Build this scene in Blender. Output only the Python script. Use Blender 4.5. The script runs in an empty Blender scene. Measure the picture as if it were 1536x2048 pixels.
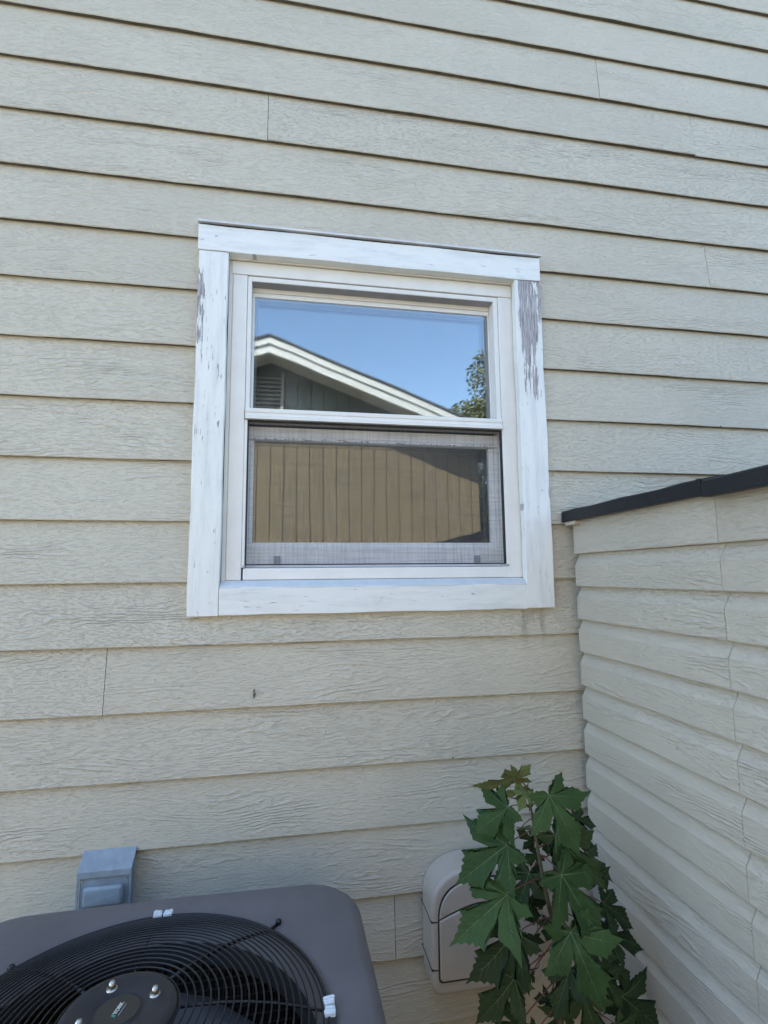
import bpy, bmesh, math, random
from mathutils import Vector, Matrix
from math import radians as R, sin, cos, pi
random.seed(7)
S = bpy.context.scene
C = S.collection

# ------------------------------------------------------------------ camera, sky, sun, exposure
F, YAW, PITCH, ROLL = 1049.03, .177126, .1202978, -.0096267
CAM = Vector((.284925, -1.601018, 1.62254))
_f = Vector((sin(YAW)*cos(PITCH), cos(YAW)*cos(PITCH), sin(PITCH)))
_r = Vector((cos(YAW), -sin(YAW), 0)); _u = _r.cross(_f)
_r, _u = cos(ROLL)*_r + sin(ROLL)*_u, -sin(ROLL)*_r + cos(ROLL)*_u
cam = bpy.data.objects.new('camera', bpy.data.cameras.new('camera')); C.objects.link(cam)
M3 = Matrix((_r, _u, -_f)).transposed()
cam.matrix_world = Matrix.Translation(CAM) @ M3.to_4x4()
cam.data.sensor_fit = 'HORIZONTAL'; cam.data.sensor_width = 36; cam.data.lens = 36*F/1536
cam.data.clip_start = .02; cam.data.clip_end = 600
S.camera = cam

def at(px, py, axis, val):
    """real-world point seen at a photograph pixel, on the plane axis = val"""
    d = _f*F + _r*(px-768) - _u*(py-1024)
    return CAM + d*((val-CAM[axis])/d[axis])

SUN_EL, SUN_AZ = R(45), R(-32)
SKY, SUN, EXPO = .13, 4.0, 2.48
w = bpy.data.worlds.new('World'); S.world = w; w.use_nodes = True
nt = w.node_tree; bg = nt.nodes['Background']
sky = nt.nodes.new('ShaderNodeTexSky'); sky.sky_type = 'NISHITA'; sky.sun_disc = False
sky.sun_elevation = SUN_EL; sky.sun_rotation = SUN_AZ; sky.air_density = 1.0; sky.dust_density = 1.0; sky.ozone_density = 1.5
nt.links.new(sky.outputs[0], bg.inputs[0]); bg.inputs[1].default_value = SKY
sv = Vector((sin(SUN_AZ)*cos(SUN_EL), cos(SUN_AZ)*cos(SUN_EL), sin(SUN_EL)))
sl = bpy.data.lights.new('sun', 'SUN'); sl.energy = SUN; sl.angle = R(.53); sl.color = (1, .95, .87)
so = bpy.data.objects.new('sun', sl); C.objects.link(so); so.rotation_euler = sv.to_track_quat('Z', 'Y').to_euler()
so.location = (0, 0, 20)
V = S.view_settings; V.view_transform = 'Standard'; V.look = 'None'; V.exposure = EXPO; V.gamma = 1
S.view_settings.use_curve_mapping = False
S.render.engine = 'CYCLES'
S.cycles.max_bounces = 10; S.cycles.transparent_max_bounces = 16

# ------------------------------------------------------------------ material helpers
class NT:
    def __init__(s, name):
        s.m = bpy.data.materials.new(name); s.m.use_nodes = True
        s.t = s.m.node_tree; s.b = s.t.nodes['Principled BSDF']; s.out = s.t.nodes['Material Output']
    def n(s, ty, **kw):
        x = s.t.nodes.new(ty)
        for k, v in kw.items(): setattr(x, k, v)
        return x
    def set(s, sock, v):
        if isinstance(v, bpy.types.NodeSocket): s.t.links.new(v, sock)
        elif isinstance(v, (tuple, list)) and len(v) == 3 and sock.type == 'RGBA': sock.default_value = (*v, 1)
        else: sock.default_value = v
    def math(s, op, a, b=0., c=None, clamp=False):
        x = s.n('ShaderNodeMath', operation=op, use_clamp=clamp)
        s.set(x.inputs[0], a); s.set(x.inputs[1], b)
        if c is not None: s.set(x.inputs[2], c)
        return x.outputs[0]
    def pos(s):
        g = s.n('ShaderNodeNewGeometry'); x = s.n('ShaderNodeSeparateXYZ'); s.t.links.new(g.outputs['Position'], x.inputs[0])
        return x.outputs
    def rnd(s): return s.n('ShaderNodeObjectInfo').outputs['Random']
    def vec(s, a, b, c):
        x = s.n('ShaderNodeCombineXYZ')
        for i, v in enumerate((a, b, c)): s.set(x.inputs[i], v)
        return x.outputs[0]
    def noise(s, v, scale=1, detail=2, rough=.5, dist=0):
        x = s.n('ShaderNodeTexNoise'); s.set(x.inputs['Vector'], v)
        x.inputs['Scale'].default_value = scale; x.inputs['Detail'].default_value = detail
        x.inputs['Roughness'].default_value = rough; x.inputs['Distortion'].default_value = dist
        return x.outputs[0]
    def ramp(s, v, a, b, lo=0., hi=1.):
        x = s.n('ShaderNodeMapRange', interpolation_type='SMOOTHSTEP'); s.set(x.inputs[0], v)
        for i, q in enumerate((a, b, lo, hi)): s.set(x.inputs[i+1], q)
        return x.outputs[0]
    def mix(s, f, a, b):
        x = s.n('ShaderNodeMix', data_type='RGBA'); s.set(x.inputs[0], f); s.set(x.inputs[6], a); s.set(x.inputs[7], b)
        return x.outputs[2]
    def bump(s, h, dist, strength=1):
        x = s.n('ShaderNodeBump'); x.inputs['Strength'].default_value = strength; x.inputs['Distance'].default_value = dist
        s.set(x.inputs['Height'], h); s.t.links.new(x.outputs[0], s.b.inputs['Normal'])
    def col(s, v): s.set(s.b.inputs['Base Color'], v)
    def p(s, **kw):
        for k, v in kw.items(): s.set(s.b.inputs[k], v)

def plain(name, col, rough=.5, metal=0, var=.12, scale=8, bump=0, bscale=300, spec=.5):
    k = NT(name); x, y, z = k.pos()
    n = k.noise(k.vec(x, y, z), scale, 4, .6)
    c2 = tuple(max(0, c*(1-var*2)) for c in col)
    k.col(k.mix(k.ramp(n, .3, .7), c2, col)); k.p(Roughness=rough, Metallic=metal)
    k.b.inputs['Specular IOR Level'].default_value = spec
    if bump: k.bump(k.noise(k.vec(x, y, z), bscale, 2), bump)
    return k.m

def siding_mat(name, base, axis='x', amp=1.0, stains=True):
    k = NT(name); P = k.pos(); a = P[0] if axis == 'x' else P[1]; z = P[2]
    r = k.math('MULTIPLY', k.rnd(), 61.)
    ar = k.math('ADD', a, r)
    n1 = k.noise(k.vec(k.math('MULTIPLY', ar, 1.5), k.math('MULTIPLY', z, 7.5), r), 1, 2.5, .5)
    n2 = k.noise(k.vec(k.math('MULTIPLY', ar, 26.), k.math('MULTIPLY', z, 60.), r), 1, 2, .5)
    ph = k.math('ADD', k.math('ADD', k.math('MULTIPLY', z, 50.), k.math('MULTIPLY', n1, 17.)), k.math('MULTIPLY', n2, 1.3))
    ridge = k.math('POWER', k.math('MULTIPLY_ADD', k.math('SINE', k.math('MULTIPLY', ph, 2*pi)), .5, .5), 2.6)
    mask = k.ramp(k.noise(k.vec(k.math('MULTIPLY', ar, 2.6), k.math('MULTIPLY', z, 13.), 3.3), 1, 2, .55), .43, .64)
    brk = k.ramp(k.noise(k.vec(k.math('MULTIPLY', ar, 16.), k.math('MULTIPLY', z, 70.), 8.), 1, 2), .38, .52)
    mask = k.math('MULTIPLY', k.math('MULTIPLY_ADD', mask, .9, .1), k.math('MULTIPLY_ADD', brk, .75, .25))
    dash = k.ramp(k.noise(k.vec(k.math('MULTIPLY', ar, 60.), k.math('MULTIPLY', z, 270.), r), 1, 3, .6), .50, .66)
    fine = k.noise(k.vec(k.math('MULTIPLY', ar, 160.), k.math('MULTIPLY', z, 330.), r), 1, 3, .7)
    med = k.noise(k.vec(k.math('MULTIPLY', ar, 110.), k.math('MULTIPLY', z, 240.), r), 1, 2.5, .6, .6)
    h = k.math('ADD', k.math('MULTIPLY', ridge, mask), k.math('MULTIPLY_ADD', dash, -.45, k.math('MULTIPLY', fine, .4)))
    h = k.math('ADD', h, k.math('MULTIPLY', med, .55))
    big = k.noise(k.vec(k.math('MULTIPLY', a, 2.), k.math('MULTIPLY', z, 3.), r), 1, 4, .6)
    dk = tuple(c*.93 for c in base)
    c = k.mix(k.ramp(big, .3, .7), dk, base)
    tone = k.math('MULTIPLY_ADD', k.rnd(), .05, .975)
    # emboss shading put into the colour: darker dents, lighter ridges
    c = k.mix(k.math('MULTIPLY', dash, .03), c, tuple(q*.55 for q in base))
    c = k.mix(k.math('MULTIPLY', k.math('MULTIPLY', ridge, mask), .05), c, tuple(min(1, q*1.12) for q in base))
    if stains:
        st = k.noise(k.vec(k.math('MULTIPLY', a, 26.), k.math('MULTIPLY', z, 5.), 1.), 1, 4, .6)
        reg = k.math('MULTIPLY', k.ramp(z, 1.36, 1.50), k.math('SUBTRACT', 1., k.ramp(z, 1.50, 1.53)))
        reg = k.math('MULTIPLY', reg, k.math('MULTIPLY', k.ramp(a, .98, 1.02), k.math('SUBTRACT', 1., k.ramp(a, 1.07, 1.10))))
        c = k.mix(k.math('MULTIPLY', k.math('MULTIPLY', reg, k.ramp(st, .48, .62)), .45), c, (.16, .11, .06))
        fl = k.ramp(k.noise(k.vec(a, 5., z), 55, 2, .5), .755, .775)
        c = k.mix(k.math('MULTIPLY', fl, .5), c, (.12, .10, .08))
    hs = k.n('ShaderNodeHueSaturation'); k.set(hs.inputs['Value'], tone); k.set(hs.inputs['Color'], c)
    k.col(hs.outputs[0]); k.p(Roughness=.62); k.b.inputs['Specular IOR Level'].default_value = .35
    va = k.math('MULTIPLY_ADD', k.math('POWER', k.rnd(), 1.5), .45, .72)
    k.bump(k.math('MULTIPLY', h, va), .0024*amp)
    return k.m

def trim_mat(name, vertical, regions):
    """white paint over grey weathered wood; regions = (x0,x1,z0,z1,strength)"""
    k = NT(name); x, y, z = k.pos()
    if vertical: v = (k.math('MULTIPLY', x, 66.), k.math('MULTIPLY', z, 7.5)); g = (k.math('MULTIPLY', x, 260.), k.math('MULTIPLY', z, 16.))
    else: v = (k.math('MULTIPLY', x, 9.), k.math('MULTIPLY', z, 48.)); g = (k.math('MULTIPLY', x, 16.), k.math('MULTIPLY', z, 260.))
    n = k.noise(k.vec(v[0], 2., v[1]), 1, 7, .68, .5)
    bias = -.145 if vertical else -.19
    acc = None
    for (x0, x1, z0, z1, s) in regions:
        e = .012; ez = .07
        q = k.math('MULTIPLY', k.ramp(x, x0-e, x0+e), k.math('SUBTRACT', 1., k.ramp(x, x1-e, x1+e)))
        q = k.math('MULTIPLY', q, k.math('MULTIPLY', k.ramp(z, z0-ez, z0+ez), k.math('SUBTRACT', 1., k.ramp(z, z1-.02, z1+.02))))
        q = k.math('MULTIPLY', q, s)
        acc = q if acc is None else k.math('ADD', acc, q)
    val = k.math('ADD', n, bias) if acc is None else k.math('ADD', k.math('ADD', n, bias), acc)
    val = k.math('ADD', val, k.math('MULTIPLY_ADD', k.noise(k.vec(k.math('MULTIPLY', v[0], 3.2), 5., k.math('MULTIPLY', v[1], 3.)), 1, 3, .6), .46, -.23))
    peel = k.ramp(val, .535, .548)
    crk = k.noise(k.vec(g[0], 7., g[1]), 1, 3, .6)
    crack = k.math('MULTIPLY', k.ramp(crk, .62, .67), k.ramp(k.noise(k.vec(x, 1., z), 17, 3, .6), .50, .62))
    wood = k.mix(k.ramp(crk, .35, .65), (.22, .21, .21), (.52, .50, .49))
    mott = k.ramp(k.noise(k.vec(k.math('MULTIPLY', v[0], .5), 9., k.math('MULTIPLY', v[1], .5)), 1, 4, .65), .42, .70)
    paint = k.mix(mott, (.79, .80, .745), (.66, .68, .645))
    paint = k.mix(k.math('MULTIPLY', crack, .7), paint, (.27, .25, .24))
    k.col(k.mix(peel, paint, wood)); k.p(Roughness=k.math('MULTIPLY_ADD', peel, .4, .42))
    h = k.math('ADD', k.math('MULTIPLY', peel, -1.), k.math('ADD', k.math('MULTIPLY', crk, .45), k.math('MULTIPLY', crack, -.8)))
    h = k.math('ADD', h, k.math('MULTIPLY', k.noise(k.vec(v[0], 4., v[1]), 1, 3), .9))
    k.bump(h, .0014)
    return k.m

def glass_mat(name, lo, hi):
    k = NT(name); k.t.nodes.remove(k.b)
    g = k.n('ShaderNodeBsdfGlossy'); g.inputs['Roughness'].default_value = 0.0; g.inputs['Color'].default_value = (.93, .97, 1, 1)
    t = k.n('ShaderNodeBsdfTransparent'); t.inputs['Color'].default_value = (.86, .89, .88, 1)
    f = k.n('ShaderNodeFresnel'); f.inputs[0].default_value = 1.5
    fac = k.math('MULTIPLY_ADD', f.outputs[0], hi, lo, clamp=True)
    m = k.n('ShaderNodeMixShader'); k.set(m.inputs[0], fac); k.t.links.new(t.outputs[0], m.inputs[1]); k.t.links.new(g.outputs[0], m.inputs[2])
    xx, yy, zz = k.pos(); d = k.n('ShaderNodeBsdfDiffuse'); d.inputs[0].default_value = (.6, .6, .58, 1); m2 = k.n('ShaderNodeMixShader')
    film = k.math('MULTIPLY_ADD', k.ramp(k.noise(k.vec(k.math('MULTIPLY', xx, 9.), 0., k.math('MULTIPLY', zz, 4.)), 1, 5, .7), .42, .75), .05, .012)
    film = k.math('ADD', film, k.math('MULTIPLY', k.ramp(k.noise(k.vec(xx, 2., zz), 120, 2), .74, .78), .15))
    k.set(m2.inputs[0], film); k.t.links.new(m.outputs[0], m2.inputs[1]); k.t.links.new(d.outputs[0], m2.inputs[2]); k.t.links.new(m2.outputs[0], k.out.inputs[0])
    # very slight waviness of the pane
    x, y, z = k.pos(); b = k.n('ShaderNodeBump'); b.inputs['Distance'].default_value = .0002
    k.set(b.inputs['Height'], k.noise(k.vec(x, y, z), 5, 1)); k.t.links.new(b.outputs[0], g.inputs['Normal'])
    return k.m

def mesh_mat(name):
    k = NT(name); x, y, z = k.pos()
    a = k.noise(k.vec(k.math('MULTIPLY', x, 190.), 0., k.math('MULTIPLY', z, 5.)), 1, 3, .7)
    b = k.noise(k.vec(k.math('MULTIPLY', x, 5.), 4., k.math('MULTIPLY', z, 190.)), 1, 3, .7)
    s = k.math('ADD', k.ramp(a, .40, .72), k.ramp(b, .40, .72))
    al = k.math('MULTIPLY_ADD', s, .085, .11)
    t = k.n('ShaderNodeBsdfTransparent'); m = k.n('ShaderNodeMixShader')
    k.col((.085, .085, .088)); k.p(Roughness=.6)
    k.set(m.inputs[0], al); k.t.links.new(t.outputs[0], m.inputs[1]); k.t.links.new(k.b.outputs[0], m.inputs[2])
    k.t.links.new(m.outputs[0], k.out.inputs[0])
    return k.m

def leaf_mat(name, a, b):
    k = NT(name); x, y, z = k.pos(); r = k.rnd()
    n = k.noise(k.vec(x, y, z), 26, 4, .6)
    c = k.mix(k.ramp(k.math('ADD', k.math('MULTIPLY', n, .7), k.math('MULTIPLY', r, .3)), .3, .7), a, b)
    k.col(c); k.p(Roughness=.52); k.b.inputs['Specular IOR Level'].default_value = .25
    k.bump(k.noise(k.vec(x, y, z), 90, 3), .0012)
    tr = k.n('ShaderNodeBsdfTranslucent'); k.set(tr.inputs[0], c); m = k.n('ShaderNodeMixShader'); m.inputs[0].default_value = .16
    k.t.links.new(k.b.outputs[0], m.inputs[1]); k.t.links.new(tr.outputs[0], m.inputs[2]); k.t.links.new(m.outputs[0], k.out.inputs[0])
    return k.m

WALL = (.59, .545, .43)
M = {}
M['siding'] = siding_mat('painted lap siding', WALL)
M['shed'] = siding_mat('embossed shed siding', (.53, .483, .385), 'y', .85, False)
M['lap_shade'] = plain('siding underside darkened as shade', (.13, .125, .10), .95, var=.2, scale=30)  # dark colour paints the lap shadow onto the board undersides
M['trim_v'] = trim_mat('weathered white paint upright', True, [(1.034, 1.13, 2.42, 2.66, .265), (1.036, 1.095, 2.22, 2.5, .20), (-.03, .020, 2.30, 2.58, .19), (.0, .09, 1.9, 2.5, .03)])
M['trim_h'] = trim_mat('weathered white paint level', False, [(-.03, .06, 2.60, 2.70, .13)])
M['vinyl'] = plain('white vinyl', (.78, .77, .715), .38, var=.03, scale=14)
M['sash'] = plain('off white vinyl sash', (.80, .79, .77), .45, var=.05, scale=20)
M['rail'] = plain('clean white vinyl rail', (.84, .85, .84), .35, var=.02)
M['grime'] = plain('grimy seal', (.20, .17, .14), .9, var=.3, scale=120)
M['caulk'] = plain('bluish white caulk', (.62, .64, .62), .5, var=.04, scale=30, bump=.002, bscale=40)
M['black'] = plain('black rubber and cap shadow', (.012, .012, .014), .5)
M['flash'] = plain('white metal', (.72, .72, .70), .4)
M['spacer'] = plain('grey spacer', (.35, .36, .38), .4)
M['glass'] = glass_mat('window glass', .09, 1.0)
M['glass_in'] = glass_mat('inner window glass', .08, 1.0)
M['screen'] = mesh_mat('insect screen mesh')
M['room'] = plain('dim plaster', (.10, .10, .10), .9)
M['sheath'] = plain('housewrap', (.10, .09, .08), .9)
M['concrete'] = plain('concrete', (.30, .29, .27), .9, bump=.003, bscale=60)
M['ac'] = plain('taupe painted steel', (.152, .140, .140), .45, var=.11, scale=4, bump=.0004, bscale=600)
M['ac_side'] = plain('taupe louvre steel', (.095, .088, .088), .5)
M['wire'] = plain('black coated wire', (.007, .007, .009), .35)
M['cap'] = plain('black motor plastic', (.022, .022, .025), .5, var=.12, scale=30)
M['badge'] = plain('badge face', (.035, .033, .028), .35)
M['ink'] = plain('badge lettering', (.62, .62, .50), .5, var=.02)
M['green'] = plain('badge green', (.05, .30, .20), .5, var=.02)
M['inside'] = plain('dark inside', (.012, .012, .014), .8)
M['blade'] = plain('grey fan blade', (.10, .105, .115), .4)
M['coil'] = plain('coil guard', (.07, .065, .055), .6)
M['nut'] = plain('zinc nut', (.62, .60, .55), .25, metal=1)
M['zip'] = plain('white nylon', (.80, .84, .84), .5)
M['vent'] = plain('dull grey galvanised paint', (.31, .365, .40), .48, var=.1, scale=30, bump=.0008, bscale=150)
M['hose'] = plain('beige moulded plastic', (.53, .465, .375), .45, var=.05, scale=9, bump=.0007, bscale=260)
M['groove'] = plain('gap shadow plastic', (.05, .045, .04), .8)
M['roof_black'] = plain('black plastic roof', (.006, .0063, .009), .55, var=.1, bump=.0008, bscale=200)
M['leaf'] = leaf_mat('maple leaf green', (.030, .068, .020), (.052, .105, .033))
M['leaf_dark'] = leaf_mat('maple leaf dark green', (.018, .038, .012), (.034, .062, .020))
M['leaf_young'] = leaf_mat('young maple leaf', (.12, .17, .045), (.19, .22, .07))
M['leaf_bronze'] = leaf_mat('bronze tinged leaf', (.07, .095, .028), (.12, .135, .045))
M['vein'] = plain('leaf vein', (.11, .18, .08), .5)
M['bark'] = plain('green brown stem', (.14, .12, .075), .7, var=.25, scale=60)
M['stalk'] = plain('red leaf stalk', (.16, .055, .045), .5)
M['soil'] = plain('dry soil', (.060, .050, .040), .95, var=.2, scale=3, bump=.02, bscale=14)

# ------------------------------------------------------------------ object helpers
def tag(o, label=None, cat=None, kind=None, group=None):
    if label: o['label'] = label
    if cat: o['category'] = cat
    if kind: o['kind'] = kind
    if group: o['group'] = group
    return o
def empty(name, loc, label=None, cat=None, parent=None, group=None):
    o = bpy.data.objects.new(name, None); C.objects.link(o); o.empty_display_size = .1
    o.location = loc
    if parent: o.parent = parent
    return tag(o, label, cat, None, group)
def world_loc(o):
    v = Vector(o.location)
    while o.parent: o = o.parent; v += Vector(o.location)
    return v
def obj(name, bm, mat, parent=None, smooth=False, bevel=0, seg=2):
    """bm is written in world coordinates; becomes one mesh object under parent"""
    me = bpy.data.meshes.new(name)
    if parent:
        bmesh.ops.translate(bm, vec=-world_loc(parent), verts=bm.verts)
    bmesh.ops.recalc_face_normals(bm, faces=bm.faces)
    bm.to_mesh(me); bm.free()
    for m in (mat if isinstance(mat, (list, tuple)) else [mat]): me.materials.append(m)
    if smooth:
        for p in me.polygons: p.use_smooth = True
    o = bpy.data.objects.new(name, me); C.objects.link(o)
    if parent: o.parent = parent
    if bevel:
        b = o.modifiers.new('bevel', 'BEVEL'); b.width = bevel; b.segments = seg; b.limit_method = 'ANGLE'; b.angle_limit = R(35)
        b.harden_normals = False
    return o
def box(bm, x0, x1, y0, y1, z0, z1):
    v = [bm.verts.new((x, y, z)) for x in (x0, x1) for y in (y0, y1) for z in (z0, z1)]
    for f in ((0, 1, 3, 2), (4, 6, 7, 5), (0, 4, 5, 1), (2, 3, 7, 6), (0, 2, 6, 4), (1, 5, 7, 3)): bm.faces.new([v[i] for i in f])
def B(*a):
    bm = bmesh.new(); box(bm, *a); return bm
def prism(bm, pts, dirv):
    """polygon (list of 3D) extruded along dirv"""
    a = [bm.verts.new(p) for p in pts]; b = [bm.verts.new(Vector(p)+Vector(dirv)) for p in pts]
    bm.faces.new(a); bm.faces.new(b[::-1])
    n = len(pts)
    for i in range(n): bm.faces.new([a[i], b[i], b[(i+1) % n], a[(i+1) % n]])
def tube(bm, pts, r, n=6, r2=None, closed=False):
    pts = [Vector(p) for p in pts]; m = len(pts); rings = []
    up = Vector((0, 0, 1))
    for i, p in enumerate(pts):
        if closed: t = (pts[(i+1) % m]-pts[i-1]).normalized()
        else: t = (pts[min(i+1, m-1)]-pts[max(i-1, 0)]).normalized()
        a = t.cross(up if abs(t.z) < .95 else Vector((1, 0, 0))).normalized(); b = t.cross(a)
        rr = r if r2 is None else r + (r2-r)*i/(m-1)
        rings.append([bm.verts.new(p + (a*cos(2*pi*k/n)+b*sin(2*pi*k/n))*rr) for k in range(n)])
    for i in range(m if closed else m-1):
        A, Bq = rings[i], rings[(i+1) % m]
        for k in range(n): bm.faces.new([A[k], A[(k+1) % n], Bq[(k+1) % n], Bq[k]])
    if not closed: bm.faces.new(rings[0][::-1]); bm.faces.new(rings[-1])
def lathe(bm, c, prof, n=48, cap=True):
    rings = [[bm.verts.new((c[0]+r*cos(2*pi*k/n), c[1]+r*sin(2*pi*k/n), c[2]+z)) for k in range(n)] for r, z in prof]
    for a, b in zip(rings, rings[1:]):
        for k in range(n): bm.faces.new([a[k], a[(k+1) % n], b[(k+1) % n], b[k]])
    if cap: bm.faces.new(rings[-1])

# ------------------------------------------------------------------ ground
bm = bmesh.new(); v = [bm.verts.new(p) for p in ((-250, -250, 0), (250, -250, 0), (250, 250, 0), (-250, 250, 0))]; bm.faces.new(v)
tag(obj('ground', bm, M['soil']), kind='structure')
bm = bmesh.new(); box(bm, -9, 12, -5.6, -2.35, -.05, .006); tag(obj('bounce_slab', bm, plain('pale concrete path', (.33, .30, .25), .9, var=.12, scale=3, bump=.004, bscale=50)), kind='structure')  # unseen pale slab added to bounce sunlight back onto the wall

# ------------------------------------------------------------------ the house
HX0, HX1, PK = -4.0, 8.0, 2.0
def roofz(x): return 2.75 + .35*(min(x, 2*PK-x)-HX0)
house = empty('house', (0, 0, 0), 'beige house with wood grained lap siding and a white trimmed window above the air conditioner', 'house')
ROW = {1: 3.892, 2: 3.722, 3: 3.553, 4: 3.376, 5: 3.199, 6: 3.025, 7: 2.841, 8: 2.665, 9: 2.493, 10: 2.313, 11: 2.136, 12: 1.962,
       13: 1.783, 14: 1.608, 15: 1.432, 16: 1.255, 17: 1.077, 18: .904, 19: .721, 20: .553, 21: .376, 22: .20}
for k in range(0, -6, -1): ROW[k] = 3.892 + .178*(1-k)
# opening in the wall
OX0, OX1, OZ0, OZ1 = .05, 1.07, 1.555, 2.655
bm = bmesh.new()
for a in ((HX0, OX0, .15, 3.0), (OX0, OX1, .15, OZ0), (OX0, OX1, OZ1, 3.0), (OX1, HX1, .15, 3.0)):
    box(bm, a[0], a[1], 0, .10, a[2], a[3]) if a[0] != HX0 and a[1] != HX1 else None
box(bm, -3.2, OX0, 0, .10, .15, 3.0); box(bm, OX1, 7.2, 0, .10, .15, 3.0)
prism(bm, [(HX0, .0, .15), (-3.2, .0, .15), (-3.2, .0, roofz(-3.2)), (HX0, .0, roofz(HX0))], (0, .1, 0))
prism(bm, [(7.2, .0, .15), (HX1, .0, .15), (HX1, .0, roofz(HX1)), (7.2, .0, roofz(7.2))], (0, .1, 0))
prism(bm, [(-3.2, .0, 3.0), (7.2, .0, 3.0), (7.2, .0, roofz(7.2)), (PK, .0, roofz(PK)), (-3.2, .0, roofz(-3.2))], (0, .1, 0))
wall = obj('wall', bm, M['sheath'], house)
obj('foundation', B(HX0+.01, HX1-.01, .004, .2, 0, .19), M['concrete'], house)
bm = bmesh.new()
box(bm, HX0, HX0+.1, .101, 6, 0, 2.74); box(bm, HX1-.1, HX1, .101, 6, 0, 2.74)
prism(bm, [(HX0, 6, 0), (HX1, 6, 0), (HX1, 6, roofz(HX1)), (PK, 6, roofz(PK)), (HX0, 6, roofz(HX0))], (0, .1, 0))
obj('outer_wall', bm, M['siding'], house)
# room behind the window
bm = bmesh.new()
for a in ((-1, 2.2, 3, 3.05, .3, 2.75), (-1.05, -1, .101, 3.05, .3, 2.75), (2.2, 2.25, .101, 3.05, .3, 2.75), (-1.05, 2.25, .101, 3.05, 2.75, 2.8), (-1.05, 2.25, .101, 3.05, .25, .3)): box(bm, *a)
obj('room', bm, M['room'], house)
for sgn in (-1, 1):
    e = HX0-.35 if sgn < 0 else HX1+.35
    def rz(x): return 2.75+.35*((x-HX0) if sgn < 0 else (HX1-x))
    bm = bmesh.new(); prism(bm, [(e, -.28, rz(e)+.004), (PK, -.28, rz(PK)+.004), (PK, -.28, rz(PK)+.16), (e, -.28, rz(e)+.16)], (0, 6.6, 0))
    obj('roof', bm, plain('asphalt shingles', (.07, .065, .06), .9, bump=.01, bscale=30), house)
    bm = bmesh.new(); prism(bm, [(e, -.31, rz(e)-.03), (PK, -.31, rz(PK)-.03), (PK, -.31, rz(PK)+.15), (e, -.31, rz(e)+.15)], (0, .027, 0))
    obj('rake_board', bm, M['flash'], house)

def plank(xa, xb, zb, zt, parent, mat, rnd, clipslope=True, holes=True):
    """one lap board: bevelled drip edge, slightly uneven thickness"""
    def prof(x, zlo, zhi, wob):
        # z to depth on the sloping face
        def fy(z): t = (z-zb)/(zt+.02-zb); return -.0215 + .015*t
        yb = fy(zlo)-wob
        if zlo > zb+1e-6:
            return [(-.0066, zlo), (yb, zlo), (fy(zhi), zhi), (-.0055, zhi)]
        return [(-.0112, zlo), (yb+.0018, zlo+wob*.9), (yb, zlo+.0022+wob*.9), (fy(zhi), zhi), (-.0055, zhi)]
    segs = []
    ztop = zt+.02
    if holes and xa < OX0 and xb > OX1 and zb >= OZ0 and ztop <= OZ1:
        plank(xa, OX0, zb, zt, parent, mat, rnd, clipslope, False)
        return plank(OX1, xb, zb, zt, parent, mat, rnd+3, clipslope, False)
    def add(x0, x1, zlo, zhi):
        if x1-x0 < .004 or zhi-zlo < .004: return
        segs.append((x0, x1, zlo, zhi))
    if holes and xb > OX0 and xa < OX1 and zb < OZ1 and ztop > OZ0:
        add(xa, min(xb, OX0), zb, ztop); add(max(xa, OX1), xb, zb, ztop)
        x0, x1 = max(xa, OX0), min(xb, OX1)
        if zb < OZ0: add(x0, x1, zb, min(ztop, OZ0))
        if ztop > OZ1: add(x0, x1, max(zb, OZ1), ztop)
    else: add(xa, xb, zb, ztop)
    bm = bmesh.new()
    for (x0, x1, zlo, zhi) in segs:
        n = max(2, int((x1-x0)/.12))
        prev = None
        for i in range(n+1):
            x = x0+(x1-x0)*i/n
            zh = min(zhi, roofz(x)-.002) if clipslope else zhi
            if zh <= zlo+.001: zh = zlo+.001
            wob = .0007*sin(x*7+rnd*7)+.0005*sin(x*23+rnd*13)+.0004*sin(x*51+rnd)
            vs = [bm.verts.new((x, y, z)) for y, z in prof(x, zlo, max(zh, zlo+.004), wob)]
            if prev:
                for j in range(len(vs)-1):
                    f = bm.faces.new([prev[j], prev[j+1], vs[j+1], vs[j]])
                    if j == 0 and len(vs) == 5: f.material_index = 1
                bm.faces.new([prev[-1], prev[0], vs[0], vs[-1]])
            else: bm.faces.new(vs)
            prev = vs
        bm.faces.new(prev[::-1])
    return obj('plank', bm, [mat, M['lap_shade']], parent)

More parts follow.
